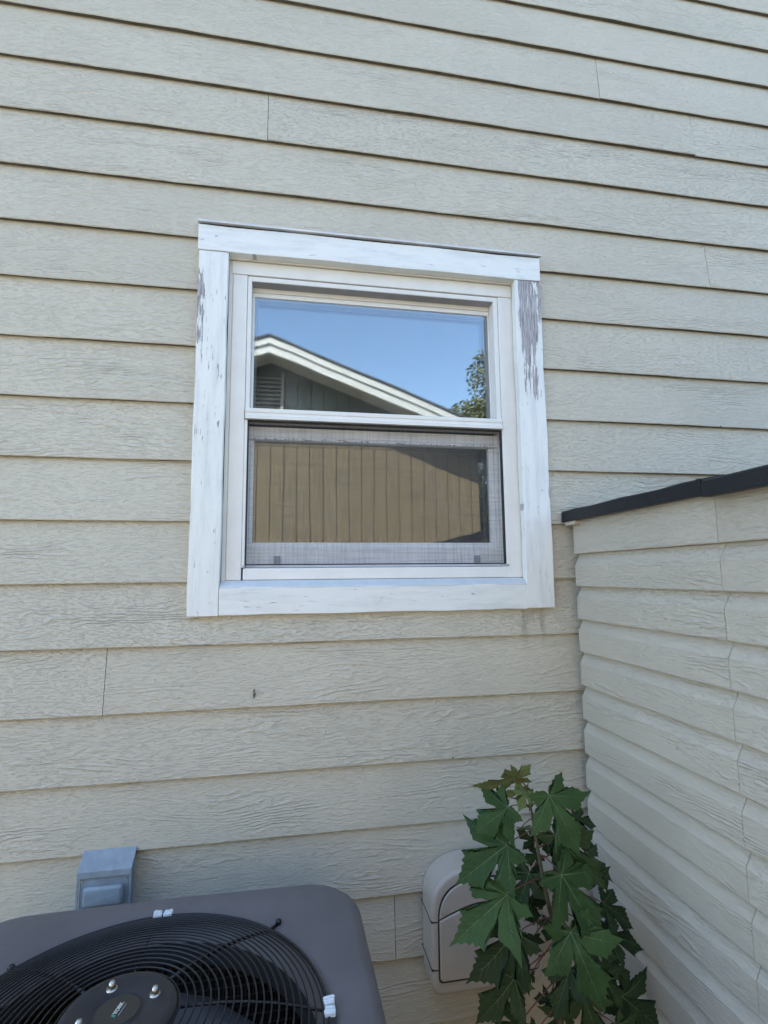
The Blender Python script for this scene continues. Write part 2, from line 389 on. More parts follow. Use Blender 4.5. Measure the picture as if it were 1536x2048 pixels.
JOIN = {1: [-1.1, 2.9], 2: [-.95, 3.9], 3: [-2.1, 2.6], 4: [-2.4, (at(1190, 80, 1, -.014)).x, 4.9], 5: [at(1385, 270, 1, -.014).x, -1.9], 6: [at(536, 240, 1, -.014).x, -3.2, 3.8],
        7: [-1.3, 2.6], 8: [at(1414, 535, 1, -.014).x, -1.9], 9: [-2.4, 4.1], 10: [-1.2, 3.0], 11: [-.9, 2.4], 12: [-1.5, 2.9], 13: [-.9, 3.3], 14: [-1.1, 2.5], 15: [-1.9, 2.8],
        16: [at(210, 1360, 1, -.014).x, 3.4], 17: [-1.1, 2.4], 18: [-1.6, 2.6], 19: [-1.3, 2.4], 20: [at(790, 1850, 1, -.014).x, -2.9, 4.2], 21: [-.8, 2.4], 22: [-2, 1.5]}
rn = random.Random(3)
for n in sorted(ROW):
    if n == 22: zb = ROW[22]
    zb = ROW[n]; zt = ROW[n-1] if (n-1) in ROW else zb+.178
    lim0 = HX0; lim1 = HX1
    if zb > roofz(HX0): lim0 = HX0+(zb-2.75)/.35+.01; lim1 = 2*PK-lim0
    if lim1-lim0 < .1: continue
    js = [j for j in JOIN.get(n, []) if lim0+.2 < j < lim1-.2]
    js = sorted(js)
    while lim1-js[-1] > 3.66 if js else False: js.append(js[-1]+3.4)
    e = [lim0]+js+[lim1]
    for a, b in zip(e, e[1:]):
        plank(a+.0009, b-.0009, zb, zt, wall, M['siding'], rn.random()*9)

# small nail heads and scuffs seen on the boards
nb = bmesh.new()
p = at(508, 1387, 1, -.0165); box(nb, p.x-.0018, p.x+.0018, -.0228, -.008, p.z-.012, p.z+.012); box(nb, p.x+.0020, p.x+.005, -.0222, -.008, p.z-.002, p.z+.002)
obj('nail_scar', nb, M['grime'], wall)
for q in ((1440, 853), (905, 1515), (1300, 1232)):
    p = at(q[0], q[1], 1, -.019); bm = bmesh.new(); bmesh.ops.create_icosphere(bm, subdivisions=1, radius=.003, matrix=Matrix.Translation((p.x, -.0215, p.z)))
    if q[0] == 1300: bm.free(); continue
    obj('nail_head', bm, M['grime'], wall)

# ------------------------------------------------------------------ the window (part of the house)
bm = bmesh.new()
# head, jambs with their full recess depth
box(bm, .094, 1.026, 0, .085, 2.568, 2.611)
box(bm, .098, .1425, .0005, .086, 1.612, 2.5665); box(bm, .9745, 1.0265, .0005, .086, 1.612, 2.5665)
win = obj('window', bm, M['vinyl'], house, bevel=.0025)
tag(win, 'white vinyl single hung window with peeling wood trim')
def wp(name, bm, mat, bevel=.0015, **k): return obj(name, bm, mat, win, bevel=bevel, **k)
def board(x0, x1, z0, z1, y0, y1, vert, rnd):
    """trim board with faintly wandering edges"""
    bm = bmesh.new(); n = 14; prev = None
    for i in range(n+1):
        t = i/n; wv = lambda s: .0009*sin(t*17+s+rnd)+.0006*sin(t*41+2*s+rnd*3)
        if vert:
            z = z0+(z1-z0)*t; ring = [(x0+wv(1), y0, z), (x1+wv(2), y0+wv(5)*.6, z), (x1+wv(2), y1, z), (x0+wv(1), y1, z)]
        else:
            x = x0+(x1-x0)*t; ring = [(x, y0, z0+wv(1)), (x, y1, z0+wv(1)), (x, y1, z1+wv(2)), (x, y0+wv(5)*.6, z1+wv(2))]
        vs = [bm.verts.new(p) for p in ring]
        if prev:
            for j in range(4): bm.faces.new([prev[j], prev[(j+1) % 4], vs[(j+1) % 4], vs[j]])
        else: bm.faces.new(vs[::-1])
        prev = vs
    bm.faces.new(prev)
    return bm
wp('trim_board', board(-.004, 1.117, 2.617, 2.7, -.0350, -.005, False, 1), M['trim_h'], .002)['label'] = 'white head trim board'
wp('trim_board', board(.0, .086, 1.512, 2.6145, -.034, -.005, True, 2), M['trim_v'], .002)['label'] = 'left trim board with cracked paint'
wp('trim_board', board(1.022, 1.1155, 1.516, 2.6145, -.0335, -.005, True, 3), M['trim_v'], .002)['label'] = 'right trim board peeling to grey wood'
wp('trim_board', board(.0862, 1.0218, 1.514, 1.592, -.0335, -.005, False, 4), M['trim_h'], .002)['label'] = 'bottom trim board'
bm = bmesh.new(); box(bm, -.006, 1.121, -.042, -.004, 2.7055, 2.7115); wp('drip_cap', bm, M['flash'], 0)
wp('cap_shadow', B(.0, 1.114, -.031, -.006, 2.7004, 2.7052), M['black'], 0)  # black filler painting the shadow line below the drip cap
for q in ((425, 525), (440, 735), (405, 810), (432, 812), (420, 1205), (430, 465), (925, 520), (1062, 565), (1102, 1192), (1068, 1140)):
    p = at(q[0], q[1], 1, -.035); bm = bmesh.new(); lathe(bm, (0, 0, 0), [(.0042, 0), (.0038, .0012), (.001, .0006)], 12)
    bmesh.ops.rotate(bm, verts=bm.verts, cent=(0, 0, 0), matrix=Matrix.Rotation(pi/2, 3, 'X')); bmesh.ops.translate(bm, verts=bm.verts, vec=(p.x, -.0340, p.z)); wp('nail_head', bm, M['trim_v'], 0)
# reveal strips between trim and frame (soffit and sides)
wp('casing_return', B(.0862, 1.041, -.006, .03, 2.6125, 2.632), M['vinyl'], 0)
wp('casing_return', B(.0865, .0975, .003, .03, 1.60, 2.612), M['vinyl'], 0)
wp('casing_return', B(1.0270, 1.040, -.003, .03, 1.60, 2.612), M['vinyl'], 0)
bm = bmesh.new(); prism(bm, [(.0865, -.034, 1.589), (.0865, -.0335, 1.5925), (.0865, -.024, 1.600), (.0865, -.002, 1.6115), (.0865, .02, 1.612), (.0865, .02, 1.589)], (.9345, 0, 0))
o = wp('caulk_bead', bm, M['caulk'], .002)
# stops round the upper light, mitred
def mitre_frame(x0, x1, z0, z1, wl, wr, wt, wb, y0, y1, name, mat, sides='LRTB', bevel=.0012):
    O = [(x0, z0), (x1, z0), (x1, z1), (x0, z1)]; I = [(x0+wl, z0+wb), (x1-wr, z0+wb), (x1-wr, z1-wt), (x0+wl, z1-wt)]
    for s, (i, j) in {'B': (0, 1), 'R': (1, 2), 'T': (2, 3), 'L': (3, 0)}.items():
        if s not in sides: continue
        bm = bmesh.new(); g = .0004
        prism(bm, [(O[i][0], y0, O[i][1]), (O[j][0], y0, O[j][1]), (I[j][0], y0, I[j][1]), (I[i][0], y0, I[i][1])], (0, y1-y0, 0))
        wp(name, bm, mat, bevel)
wp('recess_shade', B(.1562, .9572, .006, .0415, 2.5484, 2.5499), plain('grey painted recess shade', (.33, .32, .32), .6), 0)  # thin strip added under the head; its grey paints the recess shade
mitre_frame(.1435, .9735, 2.118, 2.5655, .0125, .0155, .0155, .0155, .004, .084, 'glass_stop', M['vinyl'], 'LRT')
# meeting rail
bm = bmesh.new()
prism(bm, [(.1445, -.006, 2.1005), (.1445, -.006, 2.112), (.1445, -.0035, 2.114), (.1445, -.0035, 2.120), (.1445, -.0055, 2.122), (.1445, -.0055, 2.1335), (.1445, .010, 2.1365), (.1445, .06, 2.1365), (.1445, .06, 2.1005)], (.828, 0, 0))
wp('meeting_rail', bm, M['vinyl'], .0008)
# upper sash set back in its recess
wp('sash_rail', B(.1565, .9575, .042, .095, 2.5355, 2.5495), M['rail'], .0015)
wp('sash_rail', B(.1565, .9575, .045, .095, 2.5205, 2.5345), M['rail'], .0015)
wp('sash_stile', B(.1565, .1635, .045, .095, 2.137, 2.520), M['sash'], .001)
wp('sash_stile', B(.9535, .9575, .045, .095, 2.137, 2.520), M['sash'], .001)
wp('pane', B(.1640, .9530, .050, .0505, 2.1375, 2.520), M['glass'], 0)
wp('pane', B(.1640, .9530, .0750, .0755, 2.1375, 2.520), M['glass_in'], 0)
for a in ((.1640, .9530, 2.512, 2.520), (.1640, .9530, 2.1375, 2.1465)): wp('spacer_bar', B(a[0], a[1], .0512, .0742, a[2], a[3]), M['spacer'], 0)
for a in ((.1640, .1700), (.9470, .9530)): wp('spacer_bar', B(a[0], a[1], .0512, .0742, 2.147, 2.5115), M['spacer'], 0)
# lower half: side strips, screen and the inner sash behind it
wp('side_strip', B(.1430, .1515, .003, .084, 1.6485, 2.099), M['vinyl'], .001)
wp('side_strip', B(.9735, .9770, .003, .084, 1.6485, 2.099), M['vinyl'], .001)
bm = bmesh.new()
box(bm, .1475, .9775, .001, .085, 1.6125, 1.6475)
wp('sill', bm, M['vinyl'], .003)
mitre_frame(.1522, .9730, 1.6560, 2.0985, .0035, .0045, .0035, .0035, .006, .018, 'screen_frame', M['black'], 'LRTB', .0005)
wp('insect_screen', B(.1560, .9682, .0118, .0122, 1.6597, 2.0948), M['screen'], 0)
for x in (.1475, .9735): wp('corner_key', B(x, x+.006, -.001, .004, 1.6480, 1.6555), M['spacer'], 0)
wp('sash_rail', B(.1530, .9725, .042, .075, 2.058, 2.089), M['sash'], .0015)
wp('sash_rail', B(.1530, .9725, .038, .075, 2.0475, 2.0565), M['sash'], .0015)
bm = bmesh.new(); rr = random.Random(5)
for i in range(150):
    x = .16+rr.random()*.78; z = 2.0482+rr.random()**2*.005; box(bm, x, x+.0012+rr.random()**2*.009, .0374, .0382, z, z+.0007+rr.random()*.0014)
tag(wp('dirt_line', bm, M['grime'], 0), kind='stuff')
wp('sash_rail', B(.1530, .9725, .043, .075, 1.6490, 1.7095), M['sash'], .0015)
wp('sash_stile', B(.1530, .1575, .043, .075, 1.7100, 2.0470), M['sash'], .001)
wp('sash_stile', B(.9600, .9725, .043, .075, 1.7100, 2.0470), M['sash'], .001)
mitre_frame(.1580, .9595, 1.7100, 2.0475, .011, .0165, .001, .0165, .050, .075, 'glazing_bead', M['rail'], 'LRB')
wp('pane', B(.1695, .9425, .062, .0625, 1.7270, 2.0470), M['glass'], 0)
wp('pane', B(.1695, .9425, .0860, .0865, 1.7270, 2.0470), M['glass_in'], 0)
for x in (.235, .8765): wp('latch', B(x, x+.0195, .036, .0428, 1.662, 1.6845), M['spacer'], .001)

# ------------------------------------------------------------------ grey vent hood on the wall
vx0, vx1, vz = -.236, -.106, .914
vent = empty('vent_hood', ((vx0+vx1)/2, -.02, .78), 'blue grey metal vent hood on the siding just behind the air conditioner', 'vent hood')
bm = bmesh.new()
prism(bm, [(vx0+.006, -.018, .74), (vx0+.006, -.058, .74), (vx0+.006, -.058, .874), (vx0+.006, -.018, .906)], (vx1-vx0-.012, 0, 0))
obj('body', bm, M['vent'], vent, bevel=.002)
bm = bmesh.new()
prism(bm, [(vx0, -.0175, .918), (vx0, -.064, .884), (vx0, -.064, .868), (vx0, -.0615, .868), (vx0, -.0615, .882), (vx0, -.0175, .914)], (vx1-vx0, 0, 0))
obj('hood', bm, M['vent'], vent, bevel=.0012)
bm = bmesh.new(); box(bm, vx0+.018, vx1-.018, -.074, -.0585, .803, .850)
o = obj('cover_boss', bm, M['vent'], vent, smooth=True, bevel=.012, seg=4)
for sx in (vx0, vx1-.0055): obj('flange', B(sx, sx+.005, -.062, -.0585, .74, .866), M['vent'], vent)
for sx in (vx0+.012, vx1-.012):
    bm = bmesh.new(); bmesh.ops.create_icosphere(bm, subdivisions=1, radius=.0022, matrix=Matrix.Translation((sx, -.0588, .860))); obj('screw', bm, M['nut'], vent)

# ------------------------------------------------------------------ hose box
hx0, hx1, hzb = .667, .985, .519
hose = empty('hose_box', ((hx0+hx1)/2, -.02, hzb), 'beige moulded plastic hose box on the wall behind the maple sapling', 'hose box')
def arch(x0, x1, z0, z1, rl, n=8, rb=.03, bulge=.018, tops=None):
    """outline: rounded bottom corners, large shoulders, crowned top"""
    pts = []
    for i in range(n+1): a = pi+pi/2*i/n; pts.append((x0+rb+rb*cos(a), z0+rb+rb*sin(a)))
    for i in range(n+1): a = -pi/2+pi/2*i/n; pts.append((x1-rb+rb*cos(a), z0+rb+rb*sin(a)))
    a_, cx = (x1-x0)/2, (x0+x1)/2; H = rl; q = 2/2.9
    for i in range(27):
        t = pi*i/26; c = cos(t); pts.append((cx+a_*math.copysign(abs(c)**q, c), z1-H+H*abs(sin(t))**q))
    return pts
pts = arch(hx0, hx1, hzb, .828, .125)
bm = bmesh.new(); prism(bm, [(x, -.0185, z) for x, z in pts], (0, -.107, 0)); obj('shell', bm, M['hose'], hose, bevel=.011, seg=4)
# dark bed of the grooves, then the raised lid and door
dx0, dx1 = hx0+.017, hx1-.017
pts = arch(dx0, dx1, hzb+.033, .803, .115, rb=.012); 
bm = bmesh.new(); prism(bm, [(x, -.1250, z) for x, z in pts], (0, -.0016, 0)); obj('groove_bed', bm, M['groove'], hose)
def doorz(x): t = (x-dx0)/(dx1-dx0); return .706+.034*sin(pi*t)
n = 16
top = [(dx1-.0035-(dx1-dx0-.007)*i/n) for i in range(n+1)]
pl = [(x, z) for x, z in arch(dx0+.0035, dx1-.0035, hzb+.0400, .799, .112, rb=.01) if z < .70]
half = len(pl)
door = pl[:18]+[(x, doorz(x)-.0015) for x in top]
bm = bmesh.new(); prism(bm, [(x, -.1262, z) for x, z in door], (0, -.0075, 0)); obj('door', bm, M['hose'], hose, bevel=.004, seg=3)
up = [(x, z) for x, z in arch(dx0+.0035, dx1-.0035, hzb+.0400, .799, .112, rb=.01)][18:]
lid = [p for p in up if p[1] > doorz(p[0])+.006]+[(x, doorz(x)+.0022) for x in reversed(top)]
bm = bmesh.new(); prism(bm, [(x, -.1262, z) for x, z in lid], (0, -.0055, 0)); obj('lid', bm, M['hose'], hose, bevel=.003, seg=3)
for z in (.700, .583):
    bm = bmesh.new(); box(bm, hx0-.0012, dx0+.002, -.1262, -.0190, z, z+.0028); obj('seam_line', bm, M['groove'], hose)
    bm = bmesh.new(); box(bm, dx1-.002, hx1+.0012, -.1262, -.0190, z, z+.0028); obj('seam_line', bm, M['groove'], hose)

# ------------------------------------------------------------------ air conditioner
ACX, ACY, ACZ = .034, -.655, .905
ac = empty('air_conditioner', (ACX, ACY, 0), 'taupe air conditioner condenser with black wire fan grille below the window', 'air conditioner')
def rsq(a, h, rad):
    """radius of a rounded square (half size h, corner radius rad) in direction a"""
    c, s = abs(cos(a)), abs(sin(a)); r = h/max(c, s)
    x, y = r*c, r*s
    if x > h-rad and y > h-rad:
        cx = h-rad; b = -2*cx*(c+s); q = 2*cx*cx-rad*rad; r = (-b+math.sqrt(max(0, b*b-4*q)))/2
    return r
N = 144
bm = bmesh.new(); rings = []
prof = [('c', .309, -.040), ('c', .318, -.022), ('c', .331, -.006), ('c', .343, -.001), ('s', .385, .002), ('s', .397, -.003), ('s', .409, -.016), ('s', .415, -.034), ('s', .417, -.075), ('s', .411, -.080)]
for kd, r0, z in prof:
    ring = []
    for k in range(N):
        a = 2*pi*k/N
        r = r0 if kd == 'c' else rsq(a, r0*(1+.0) , .105+.0)
        bow = 1+.012*(cos(2*a)**2) if kd == 's' else 1
        ring.append(bm.verts.new((ACX+r*bow*cos(a), ACY+r*bow*sin(a), ACZ+z)))
    rings.append(ring)
for a, b in zip(rings, rings[1:]):
    for k in range(N): bm.faces.new([a[k], a[(k+1) % N], b[(k+1) % N], b[k]])
obj('top_panel', bm, M['ac'], ac, smooth=True)
bm = bmesh.new(); lathe(bm, (ACX, ACY, ACZ), [(.3095, -.040), (.303, -.055), (.301, -.075)], 96, cap=False); obj('fan_shroud', bm, M['inside'], ac, smooth=True)
# cabinet of louvred posts and slats
bm = bmesh.new()
for sx in (-1, 1):
    for sy in (-1, 1): box(bm, ACX+sx*.36-.045, ACX+sx*.36+.045, ACY+sy*.36-.045, ACY+sy*.36+.045, .08, ACZ-.082)
obj('corner_post', bm, M['ac_side'], ac, bevel=.02)
for i in range(24):
    z = .12+i*.029
    bm = bmesh.new()
    for s in (-1, 1):
        prism(bm, [(ACX-.31, ACY+s*.385, z), (ACX-.31, ACY+s*.402, z+.004), (ACX-.31, ACY+s*.39, z+.02)], (.62, 0, 0))
        prism(bm, [(ACX+s*.385, ACY-.31, z), (ACX+s*.402, ACY-.31, z+.004), (ACX+s*.39, ACY-.31, z+.02)], (0, .62, 0))
    obj('louvre', bm, M['ac_side'], ac)
obj('base_pan', B(ACX-.4, ACX+.4, ACY-.4, ACY+.4, .045, .079), M['ac_side'], ac)
bm = bmesh.new()
for i in range(44):
    t = -.34+i*.0158
    for s in (-1, 1): box(bm, ACX+t, ACX+t+.0025, ACY+s*.345, ACY+s*.348, .1, ACZ-.1); box(bm, ACX+s*.345, ACX+s*.348, ACY+t, ACY+t+.0025, .1, ACZ-.1)
for i in range(34):
    z = .12+i*.02
    for s in (-1, 1): box(bm, ACX-.34, ACX+.34, ACY+s*.343, ACY+s*.346, z, z+.0025); box(bm, ACX+s*.343, ACX+s*.346, ACY-.34, ACY+.34, z, z+.0025)
obj('coil_guard', bm, M['coil'], ac)
bm = bmesh.new()
for s in (-1, 1): box(bm, ACX-.36, ACX+.36, ACY+s*.352-.003, ACY+s*.352+.003, .1, ACZ-.1); box(bm, ACX+s*.352-.003, ACX+s*.352+.003, ACY-.345, ACY+.345, .1, ACZ-.1)
obj('coil', bm, M['inside'], ac)
# fan blades
for k in range(3):
    bm = bmesh.new(); a0 = R(-52+120*k); g = []
    for i in range(7):
        r = .06+.215*i/6
        g.append([bm.verts.new((ACX+r*cos(a0+R(t*(26+20*i/6))), ACY+r*sin(a0+R(t*(26+20*i/6))), ACZ-.115+.03*t)) for t in (-1, -.5, 0, .5, 1)])
    for a, b in zip(g, g[1:]):
        for j in range(4): bm.faces.new([a[j], a[j+1], b[j+1], b[j]])
    o = obj('fan_blade', bm, M['blade'], ac, smooth=True); sm = o.modifiers.new('t', 'SOLIDIFY'); sm.thickness = .003
bm = bmesh.new(); lathe(bm, (ACX, ACY, ACZ-.10), [(.07, -.1), (.075, 0), (.06, .09)], 32); obj('motor', bm, M['inside'], ac, smooth=True)
# grille: rings on a shallow dome, eight spokes
def dome(r): t = (r-.08)/(.325-.08); return .050*(1-t*t)+.004
gr = empty('grille_parent', (0, 0, 0)); bpy.data.objects.remove(gr)
bm = bmesh.new(); pts = [(ACX+.322*cos(2*pi*k/96), ACY+.322*sin(2*pi*k/96), ACZ+.006) for k in range(96)]; tube(bm, pts, .0031, 8, closed=True)
gril = obj('fan_grille', bm, M['wire'], ac, smooth=True)
nr = 20
for i in range(nr):
    r = .088+(.313-.088)*i/(nr-1)
    bm = bmesh.new(); pts = [(ACX+r*cos(2*pi*k/80), ACY+r*sin(2*pi*k/80), ACZ+dome(r)) for k in range(80)]; tube(bm, pts, .00165, 6, closed=True)
    obj('ring_wire', bm, M['wire'], gril, smooth=True)
for k in range(8):
    a = R(3+45*k) if k not in (2,) else R(91)
    big = k in (1, 3, 5, 7); bm = bmesh.new(); re = .352 if k == 1 else .334
    pts = [(ACX+r*cos(a), ACY+r*sin(a), ACZ+dome(min(r, .326))-.0038) for r in [.09+(re-.09)*j/8 for j in range(9)]]
    tube(bm, pts, .0034 if big else .0022, 8); obj('spoke_wire', bm, M['wire'], gril, smooth=True)
    if big:
        bm = bmesh.new(); c = Vector((ACX+re*cos(a), ACY+re*sin(a), ACZ+.004)); bmesh.ops.create_icosphere(bm, subdivisions=2, radius=.0065, matrix=Matrix.Translation(c)); obj('spoke_end', bm, M['wire'], gril, smooth=True)
# motor cap with nuts and badge
CZ = ACZ+.060
bm = bmesh.new(); lathe(bm, (ACX, ACY, CZ), [(.080, -.026), (.086, -.014), (.086, -.006), (.082, -.001), (.075, .0016), (.070, .0006), (.040, .0012), (.038, -.0008), (.033, -.0008), (.032, .0008)], 64)
cap = obj('motor_cap', bm, M['cap'], ac, smooth=True)
cc = Vector((ACX, ACY, 0))
for a in (0, 90, 180, 270):
    c = at(335, 1978, 2, CZ); a0 = math.atan2(c.y-ACY, c.x-ACX)+R(a); c = Vector((ACX+.053*cos(a0), ACY+.053*sin(a0), CZ))
    bm = bmesh.new(); lathe(bm, c, [(.0085, 0), (.0085, .0022)], 16); lathe(bm, c, [(.0058, .0022), (.0058, .007), (.005, .0105), (.003, .013), (.0004, .0138)], 6+6)
    obj('acorn_nut', bm, M['nut'], cap, smooth=True)
bm = bmesh.new(); lathe(bm, (ACX, ACY, CZ), [(.031, .0002), (.0305, .0016), (.0295, .0018)], 48); bd = obj('badge', bm, M['badge'], cap, smooth=False)
def text_mesh(s, size, loc, ang, mat, parent, name, ext=.0003):
    cu = bpy.data.curves.new('t', 'FONT'); cu.body = s; cu.size = size; cu.extrude = ext; cu.align_x = 'CENTER'; cu.align_y = 'CENTER'; cu.offset = size*.022
    to = bpy.data.objects.new('t', cu); C.objects.link(to); bpy.context.view_layer.update()
    me = bpy.data.meshes.new_from_object(to.evaluated_get(bpy.context.evaluated_depsgraph_get())); bpy.data.objects.remove(to)
    me.transform(Matrix.Translation(Vector(loc)-world_loc(parent)) @ Matrix.Rotation(ang, 4, 'Z'))
    me.materials.clear(); me.materials.append(mat); o = bpy.data.objects.new(name, me); C.objects.link(o); o.parent = parent; return o
TA = R(76)
tu = Vector((cos(TA), sin(TA), 0)); tv = Vector((-sin(TA), cos(TA), 0)); bc = Vector((ACX, ACY, CZ+.0022))
text_mesh('YORK', .0085, bc+tu*.003+tv*.001, TA, M['ink'], cap, 'lettering')
bm = bmesh.new(); q = bc-tu*.0115+tv*.001
prism(bm, [q+tu*-.003+tv*-.0032, q+tu*.001+tv*-.0032, q+tu*.003+tv*.0032, q+tu*-.001+tv*.0032], (0, 0, .0003)); obj('logo_mark', bm, M['green'], cap)
bm = bmesh.new(); q = bc-tv*.0062
prism(bm, [q-tu*.010-tv*.0006, q+tu*.012-tv*.0006, q+tu*.012+tv*.0006, q-tu*.010+tv*.0006], (0, 0, .0003)); obj('logo_line', bm, M['spacer'], cap)
# white clips binding two spokes to the rim
def clip(a, twist):
    c = Vector((ACX+.324*cos(a), ACY+.324*sin(a), ACZ+.010)); t = Vector((-sin(a), cos(a), 0)); n = Vector((cos(a), sin(a), 0))
    bm = bmesh.new()
    for s in (-1, 1):
        c2 = c+t*s*.0105
        for j in range(5):
            q = c2+t*s*(j-2)*.0034+n*.001*s
            hw = .0095-.0012*abs(j-3)
            for dz, hh in ((0, .0035),):
                m = Matrix.Translation(q) @ Matrix.Rotation(a+twist*s, 4, 'Z') @ Matrix.Diagonal((hw*2, .0030, hh*2+.002*(j % 2), 1))
                bmesh.ops.create_cube(bm, size=1, matrix=m)
        m = Matrix.Translation(c2) @ Matrix.Rotation(a+twist*s, 4, 'Z') @ Matrix.Diagonal((.0165, .0165, .0055, 1)); bmesh.ops.create_cube(bm, size=1, matrix=m)
    return obj('clip', bm, M['zip'], ac, bevel=.0008)
clip(R(91), .12); clip(R(3), .1)

# ------------------------------------------------------------------ shed with dutch lap sides and black roof
SX = 1.178
shed = empty('shed', (SX, -1.2, 0), 'beige resin shed with dutch lap siding and a black roof edge, right of the window', 'shed')
zs = [1.684, 1.582, 1.480, 1.3805]; 
while zs[-1] > .14: zs.append(zs[-1]-.1012)
SY = [-.052, -.629, -1.206, -1.783, -2.36]
obj('wall_core', B(SX+.0255, SX+.05, -2.34, -.062, .04, 1.80), M['shed'], shed)
for c in range(len(SY)-1):
    ya, yb = SY[c]-.0007, SY[c+1]+.0007
    for i in range(-1, len(zs)-1):
        zt = 1.797 if i < 0 else zs[i]; zb = zs[i+1] if i >= 0 else zs[0]
        if i < 0: pr = [(.026, zb+.0004), (.0015, zb+.0004), (0, zb+.003), (.001, zt), (.026, zt)]
        else:
            h = zt-zb; pr = [(.021, zb+.0004), (.0015, zb+.0004), (0, zb+.003), (.0, zb+h*.65), (.0150, zb+h*.92), (.0162, zt), (.026, zt)]
        bm = bmesh.new(); ns = 6; prev = None
        for j in range(ns+1):
            y = ya+(yb-ya)*j/ns
            wv = .0005*sin(y*8+i*1.7)+.0003*sin(y*21+i)
            ends = -.0012 if j in (0, ns) else 0
            vs = [bm.verts.new((SX+x+(wv+(-ends) if x < .025 else 0), y, z)) for x, z in pr]
            if prev:
                for q in range(len(vs)): bm.faces.new([prev[q], prev[(q+1) % len(vs)], vs[(q+1) % len(vs)], vs[q]])
            else: bm.faces.new(vs)
            prev = vs
        bm.faces.new(prev[::-1])
        obj('plank', bm, M['shed'], shed, bevel=.0008)
bm = bmesh.new(); box(bm, SX+.0255, 3.2, -.10, -.060, .04, 1.79); box(bm, 3.15, 3.2, -2.36, -.101, .04, 1.79); box(bm, SX+.013, 3.2, -2.36, -2.32, .04, 1.79)
obj('outer_wall', bm, M['shed'], shed)
bm = bmesh.new(); box(bm, SX+.0125, 3.2, -2.3, -.11, .0, .04); obj('floor', bm, M['hose'], shed)
# roof: two overlapping black edge mouldings, then the low slope
def edge(y0, y1, x, zb, zt, name):
    bm = bmesh.new(); n = 8; prev = None
    for j in range(n+1):
        y = y0+(y1-y0)*j/n
        st = .0016*(j % 3 == 1)-.0012*(j % 4 == 2)
        vs = [bm.verts.new(p) for p in ((x, y, zb), (x, y, zt-.004+st), (x+.006, y, zt+st), (x+.05, y, zt+.008+st), (x+.05, y, zb+.012), (x+.02, y, zb))]
        if prev:
            for q in range(6): bm.faces.new([prev[q], prev[(q+1) % 6], vs[(q+1) % 6], vs[q]])
        else: bm.faces.new(vs)
        prev = vs
    bm.faces.new(prev[::-1]); return obj(name, bm, M['roof_black'], shed, bevel=.001)
edge(-.035, -.641, 1.150, 1.7875, 1.8230, 'roof_edge')
edge(-.641, -2.42, 1.1375, 1.7800, 1.8165, 'roof_edge')
obj('edge_clip', B(1.1465, 1.1500, -.630, -.618, 1.786, 1.8225), M['roof_black'], shed)
obj('soffit_tip', B(1.156, 1.21, -.105, -.046, 1.776, 1.7870), M['hose'], shed)
bm = bmesh.new()
prism(bm, [(1.196, -.05, 1.806), (1.196, -.05, 1.826), (2.19, -.05, 1.96), (3.25, -.05, 1.826), (3.25, -.05, 1.806), (2.19, -.05, 1.94)], (0, -2.36, 0))
obj('roof', bm, M['roof_black'], shed)

# ------------------------------------------------------------------ maple sapling
Zx = lambda x, y: (800+x/2.8444, 1500+y/2.8444)
PY = -.40
stem_px = [(725, 235, .40), (750, 360, .40), (765, 460, .40), (790, 600, .40), (815, 740, .40), (850, 900, .39), (880, 1000, .385), (900, 1200, .38), (905, 1560, .37)]
sap_base = (.86, -.33, 0)
sap = empty('maple_sapling', sap_base, 'leafy green maple sapling growing between the air conditioner and the shed', 'sapling')
SP = [at(*Zx(x, y), 1, -d) for x, y, d in stem_px]+[Vector((.87, -.345, .3)), Vector(sap_base)]
bm = bmesh.new(); tube(bm, SP, .0022, 8, r2=.0085); obj('trunk', bm, M['bark'], sap, smooth=True)
OUT = [  # right half of the blade, junction at origin, centre lobe tip at (0,1)
 (0, -.01), (.03, -.08), (.09, -.125), (.15, -.12), (.20, -.165), (.255, -.15), (.30, -.19), (.36, -.17), (.46, -.175), (.405, -.11), (.41, -.06), (.36, -.03), (.375, .02), (.335, .05),
 (.375, .065), (.42, .065), (.45, .11), (.50, .11), (.53, .17), (.59, .185), (.63, .25), (.78, .35), (.64, .36), (.57, .385), (.515, .37), (.475, .42), (.42, .40), (.38, .44), (.325, .41), (.245, .345), (.155, .28),
 (.14, .345), (.18, .45), (.24, .49), (.22, .545), (.285, .59), (.265, .635), (.355, .70), (.235, .70), (.235, .76), (.165, .765), (.165, .825), (.10, .845), (.085, .91), (.035, .945), (0, 1.05)]
